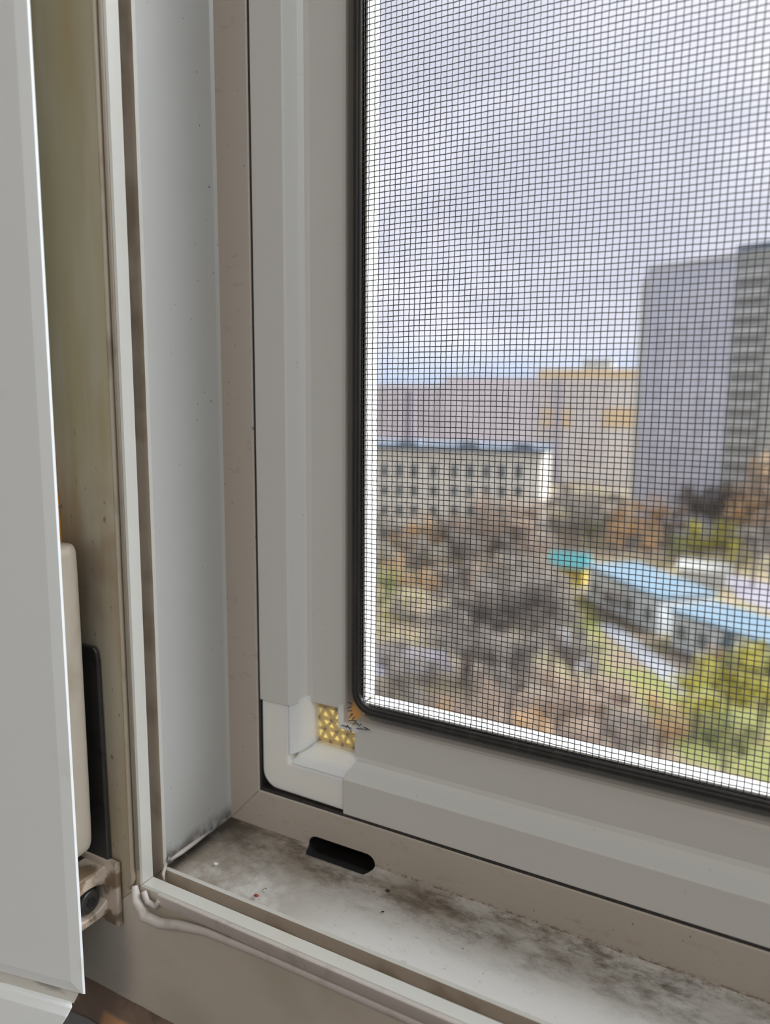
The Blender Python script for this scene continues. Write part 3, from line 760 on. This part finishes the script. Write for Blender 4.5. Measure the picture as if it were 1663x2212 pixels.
# --- hazy far block
ff = Facade(820, 400, -6000)
root = empty('far_pink_block', ff.P(30, GZ), 'hazy pinkish apartment block on the horizon behind the cream building', 'building')
zt = ff.hit(700, 828)[1]; a0 = ff.hit(330, 828)[0]; a1 = ff.hit(1180, 832)[0]
add('wall', ff, [(a0, a1, GZ, zt, -14, 0)], m_pink.m, root)
am = ff.hit(960, 800)[0]
add('wall', ff, [(am, a1, GZ, zt + 3.5, -14, 0.5)], m_pink.m, root)
for r_ in range(7):
    for k in range(30):
        a = a0 + (a1 - a0) * (k + .5) / 30
        add('window', ff, [(a - 1.3, a + 1.3, zt - 3.4 - 3*r_, zt - 2.0 - 3*r_, -.2, .6)], m_pink2.m, root)
# chimney stack
p = at_t(884, 1000, 170); rt = (zt_ := at_t(884, 850, 170).z)
bm = bmesh.new(); bmesh.ops.create_cone(bm, cap_ends=True, segments=16, radius1=1.1, radius2=.85, depth=zt_ - GZ, matrix=Matrix.Translation((p.x, p.y, (zt_ + GZ)/2)))
ch = empty('chimney_stack', (p.x, p.y, GZ), 'dark grey chimney stack rising behind the roof of the cream building', 'chimney')
bm2('shaft', bm, m_brick.m, ch)
bm = bmesh.new(); bmesh.ops.create_cone(bm, cap_ends=True, segments=16, radius1=1.0, radius2=1.0, depth=.7, matrix=Matrix.Translation((p.x, p.y, zt_)))
bm2('rim', bm, m_brick.m, ch)

# --- kindergarten: two low pavilions with light blue roofs
def pavilion(name, A, B, h, depth, label, nwin):
    a = GP(*A); b = GP(*B); d = (b - a); L = d.length; d.normalize(); n = Vector((d.y, -d.x, 0)); n = n if n.y < 0 else -n
    root = empty(name, a, label, 'building', 'kindergarten pavilions')
    def sl(nm, s0, s1, z0, z1, n0, n1, mat, par=root):
        bm = bmesh.new(); o = a + Vector((0, 0, 0))
        prism(bm, [o + d*s0 + n*n0 + Vector((0, 0, z0)), o + d*s1 + n*n0 + Vector((0, 0, z0)), o + d*s1 + n*n0 + Vector((0, 0, z1)), o + d*s0 + n*n0 + Vector((0, 0, z1))], n*(n1 - n0))
        return bm2(nm, bm, mat, par)
    sl('wall', 0, L, 0, h, -depth, 0, m_kg.m); sl('roof', -.4, L + .4, h, h + .25, -depth - .4, .4, m_kgroof.m)
    for k in range(nwin):
        s = L*(k + .5)/nwin
        w = sl('window', s - .75, s + .75, 1.0, 2.6, -.1, .07, m_wfr.m); sl('pane', s - .62, s + .62, 1.12, 2.48, -.1, .12, m_wkg.m, w)
    return root, sl, L
r1, sl, L = pavilion('kindergarten_pavilion', (1268, 1292), (1420, 1372), 4.0, 6.5, 'long low pale pavilion with light blue roof, farther of the two', 4)
r2, sl, L = pavilion('kindergarten_pavilion', (1448, 1395), (1760, 1520), 3.6, 6.0, 'low pale pavilion with light blue roof nearest the screen, at the right edge', 6)
sl('corner_post', L*.42, L*.46, 0, 3.6, -.1, .3, m_kgroof.m)
# playhouse
p = GP(1228, 1262); ph = empty('playhouse', p, 'small yellow playhouse with a teal roof beside the farther pavilion', 'playhouse')
bm = bmesh.new(); box(bm, p.x - 2.2, p.x + 2.2, p.y - 1, p.y + 1, GZ, GZ + 2.6); bm2('wall', bm, m_yw.m, ph)
bm = bmesh.new(); box(bm, p.x - 3.1, p.x - 2.2, p.y - 1, p.y + 1, GZ, GZ + 1.8); bm2('side_panel', bm, m_or.m, ph)
bm = bmesh.new(); prism(bm, [Vector((p.x - 2.7, p.y - 1.6, GZ + 2.6)), Vector((p.x - 2.7, p.y + 1.6, GZ + 2.6)), Vector((p.x - 2.7, p.y, GZ + 4.4))], Vector((5.4, 0, 0))); bm2('roof', bm, m_teal.m, ph)
p = GP(1520, 1262); sh = empty('garden_shed', p, 'small white shed with grey roof on the yellow lawn behind the near pavilion', 'shed')
bm = bmesh.new(); box(bm, p.x - 3, p.x + 3, p.y - 1.5, p.y + 1.5, GZ, GZ + 2.2); bm2('wall', bm, m_balc.m, sh)
bm = bmesh.new(); prism(bm, [Vector((p.x - 3.3, p.y - 1.9, GZ + 2.2)), Vector((p.x - 3.3, p.y + 1.9, GZ + 2.2)), Vector((p.x - 3.3, p.y, GZ + 3.2))], Vector((6.6, 0, 0))); bm2('roof', bm, m_tower2.m, sh)

# --- trees
m_bark = Mat('grey_bark', (.16, .13, .12), .9)
def leafmat(name, c1, c2):
    m = Mat(name, c1, .8); m.blotch(.9, .42, .6, c2, .9); return m.m
LM = {'yellow': leafmat('yellow_leaves', (.44, .38, .06), (.30, .30, .06)), 'green': leafmat('green_leaves', (.16, .19, .08), (.26, .27, .08)),
      'orange': leafmat('orange_leaves', (.50, .33, .17), (.38, .26, .15)), 'russet': leafmat('russet_leaves', (.34, .25, .19), (.26, .205, .16)),
      'twig': leafmat('bare_twigs', (.28, .25, .215), (.21, .185, .16))}
def crown_mesh(kind, n, size, seed, R=(2.4, 2.4, 3.0), cz=5.6):
    r = np.random.RandomState(seed); bmn = []
    blobs = [(r.uniform(-1, 1)*R[0]*.85, r.uniform(-1, 1)*R[1]*.85, cz + r.uniform(-1, .9)*R[2]*.8, r.uniform(.6, 1.5)) for _ in range(15)]
    V = []
    for i in range(n):
        b = blobs[r.randint(len(blobs))]; v = r.normal(size=3); v /= np.linalg.norm(v); q = b[3]*r.uniform(.2, 1.0) + abs(r.normal())*.18
        c = np.array(b[:3]) + v*q*np.array([1, 1, .9])
        u = r.normal(size=3); u /= np.linalg.norm(u); w = np.cross(u, r.normal(size=3)); w /= np.linalg.norm(w)
        sx_, sy_ = (size, size*.7) if kind != 'twig' else (size*2.6, size*.16)
        V += [c + u*sx_, c + w*sy_, c - u*sx_, c - w*sy_]
    V = np.array(V, dtype=np.float32); Fq = np.arange(len(V), dtype=np.int32)
    me = bpy.data.meshes.new('crown'); me.vertices.add(len(V)); me.vertices.foreach_set('co', V.ravel())
    me.loops.add(len(V)); me.loops.foreach_set('vertex_index', Fq); me.polygons.add(n)
    me.polygons.foreach_set('loop_start', np.arange(n, dtype=np.int32)*4); me.update(calc_edges=True)
    me.materials.append(LM[kind]); return me
def trunk_mesh(seed, bare):
    r = random.Random(seed); bm = bmesh.new()
    def grow(p, d, l, rad, lv):
        q = p + d*l
        tube(bm, [p, q], [rad, rad*.62], 5, cap=False)
        if lv == 0: return
        for _ in range(4 if bare else 3):
            nd = (d + Vector((r.uniform(-1, 1), r.uniform(-1, 1), r.uniform(-.1, .6)))*.75).normalized()
            grow(p + d*l*r.uniform(.55, 1), nd, l*r.uniform(.5, .75), rad*.5, lv - 1)
    grow(Vector((0, 0, -.1)), Vector((0, 0, 1)), 3.4, .22, 4 if bare else 2)
    me = bpy.data.meshes.new('trunk'); bm.to_mesh(me); bm.free(); me.materials.append(m_bark.m); return me
CR = {k: [crown_mesh(k, 2400 if k == 'twig' else 1500, .17, 10 + i*7 + len(k)) for i in range(2)] for k in LM}
TR = {False: [trunk_mesh(1, False), trunk_mesh(2, False)], True: [trunk_mesh(3, True), trunk_mesh(4, True)]}
DESC = {'yellow': 'yellow leaved tree', 'green': 'dark green leaved tree', 'orange': 'dull orange leaved tree', 'russet': 'russet brown leaved tree', 'twig': 'bare dark twiggy tree'}
def tree(px, py, kind, h, where):
    """px, py: where the foot stands in the photo (may be hidden by a nearer crown)"""
    p = GP(px, py); s = h / 8.6
    root = empty('bare_tree' if kind == 'twig' else 'autumn_tree', p, DESC[kind] + ' ' + where, 'tree', 'trees around the yard and buildings')
    i = random.randrange(2); rz = random.uniform(0, 6.28)
    for nm, me in (('crown', CR[kind][i]), ('trunk', TR[kind == 'twig'][i])):
        o = bpy.data.objects.new(nm, me); COL.objects.link(o); o.parent = root
    root.scale = (s*random.uniform(.95, 1.25), s*random.uniform(.95, 1.25), s); root.rotation_euler.z = rz
    return root
T = [
 # in front of the cream building
 (828, 1215, 'twig', 7.5, 'standing before the left end of the cream building'), (870, 1222, 'orange', 6.5, 'before the third window column of the cream building'),
 (925, 1222, 'orange', 8, 'before the fourth window column of the cream building'), (975, 1225, 'twig', 8, 'before the middle of the cream building'),
 (1020, 1245, 'russet', 12, 'standing highest before the sixth window column of the cream building'), (1062, 1228, 'twig', 9, 'before the seventh window column of the cream building'),
 (1105, 1252, 'russet', 12, 'standing high before the last window columns of the cream building'), (1146, 1236, 'twig', 8.5, 'before the right end of the cream building'),
 (900, 1262, 'twig', 7, 'in the row below the orange trees, left'), (1000, 1270, 'twig', 8, 'in the second row before the cream building, middle'),
 (1090, 1270, 'twig', 8, 'in the second row before the cream building, right'), (1160, 1285, 'russet', 8, 'left of the playhouse'),
 # right of the cream building
 (1226, 1222, 'twig', 12, 'just right of the cream building corner'), (1245, 1188, 'twig', 11, 'between cream building and grey tower, left one'),
 (1275, 1178, 'green', 6, 'small and low behind the playhouse'), (1310, 1165, 'twig', 9, 'at the left foot of the grey tower'),
 (1350, 1190, 'orange', 8, 'at the foot of the grey tower, left'), (1395, 1185, 'orange', 9, 'at the foot of the grey tower, middle'),
 (1330, 1205, 'orange', 6, 'behind the farther pavilion'), (1400, 1215, 'orange', 5, 'behind the lawn, low one'),
 (1450, 1180, 'russet', 8, 'before the grey tower windows, left'), (1500, 1170, 'twig', 10, 'before the grey tower, below its windows'),
 (1545, 1175, 'twig', 11, 'before the lowest balconies of the grey tower'), (1462, 1225, 'green', 5, 'small beside the yellow trees'),
 (1510, 1215, 'yellow', 7, 'in the row before the tower, left'), (1560, 1220, 'yellow', 7, 'in the row before the tower, right'),
 (1600, 1190, 'twig', 12, 'below the tower balconies'), (1640, 1200, 'orange', 17, 'tall at the right edge before the tower balconies'), (1670, 1225, 'russet', 15, 'at the right edge below the tall orange tree'),
 (1625, 1270, 'twig', 9, 'beside the road at the right edge'), (1590, 1245, 'yellow', 5, 'beside the road, small one'),
 # yard
 (1380, 1290, 'yellow', 4, 'between the two pavilions, far one'), (1425, 1330, 'yellow', 4, 'between the two pavilions, near one'), (1215, 1330, 'yellow', 4.5, 'on the lawn below the playhouse'),
 (1250, 1400, 'green', 3, 'low beside the path below the farther pavilion'), (1320, 1340, 'twig', 4, 'before the farther pavilion'),
 # left
 (975, 1345, 'twig', 7, 'dense beside the left lawn'), (870, 1395, 'twig', 5, 'at the upper rim of the parking area'), (820, 1330, 'green', 6, 'at the left edge of the lawn'),
 (850, 1365, 'yellow', 3.5, 'low on the left lawn'), (845, 1510, 'twig', 5.5, 'below the parking area at the left'), (1010, 1400, 'orange', 5, 'right of the parking area'),
 (930, 1300, 'orange', 5, 'at the top of the left lawn'),
 # centre mass
 (1060, 1480, 'twig', 10, 'large in the centre, left of the dark group'), (1130, 1490, 'twig', 11, 'large in the centre, middle of the dark group'), (1190, 1470, 'twig', 9, 'in the centre, right of the dark group'),
 (1010, 1540, 'twig', 8, 'low centre left'), (1100, 1580, 'twig', 8, 'low centre near the screen bottom'), (1090, 1400, 'twig', 9, 'behind the dark central group'), (1160, 1400, 'twig', 9, 'behind the dark central group, right'),
 (940, 1620, 'orange', 4, 'lowest at the left of the view'), (1200, 1620, 'russet', 6, 'lowest in the centre of the view'), (1300, 1600, 'russet', 5, 'before the lawn, brown and low'),
 (1040, 1340, 'russet', 8, 'behind the dark central group, left'), (1120, 1335, 'twig', 8, 'between the central group and the cream building'), (1000, 1480, 'twig', 8, 'at the left side of the central group'),
 (1240, 1530, 'twig', 7, 'right of the central group, low'), (1030, 1650, 'russet', 6, 'at the lower rim of the view, left of centre'), (1150, 1680, 'orange', 5, 'at the lower rim of the view, centre'), (1350, 1680, 'twig', 5, 'at the lower rim of the view, right of centre'),
 (890, 1560, 'twig', 6, 'below the parking area, second from the left'), (860, 1300, 'orange', 6, 'upper left corner of the left lawn'),
 # right foreground
 (1500, 1600, 'yellow', 6, 'on the near lawn, left'), (1570, 1560, 'yellow', 7, 'on the near lawn, middle'), (1640, 1600, 'yellow', 7, 'on the near lawn, right edge'), (1420, 1650, 'orange', 5, 'at the bottom of the view before the lawn'),
 (1560, 1690, 'green', 5, 'at the bottom right corner of the view'), (1655, 1490, 'green', 3.5, 'against the near pavilion wall'), (1540, 1460, 'orange', 3, 'low before the near pavilion'),
]
for t_ in T: tree(*t_)

random.seed(11)
for px, py, kind, h in [(760, 1240, 'twig', 9), (700, 1235, 'orange', 8), (640, 1250, 'twig', 9), (560, 1215, 'russet', 10), (480, 1170, 'twig', 11), (400, 1150, 'twig', 12), (300, 1120, 'russet', 11),
                        (740, 1330, 'twig', 7), (650, 1340, 'yellow', 6), (540, 1350, 'twig', 8), (420, 1300, 'orange', 8), (760, 1480, 'russet', 7), (640, 1520, 'twig', 7), (520, 1500, 'yellow', 6)]:
    t_ = tree(px, py, kind, h, 'left of the view, hidden behind the screen frame')
    t_['group'] = {'twig': 'bare trees', 'russet': 'russet trees', 'orange': 'orange trees', 'yellow': 'yellow trees'}[kind] + ' behind the screen frame'
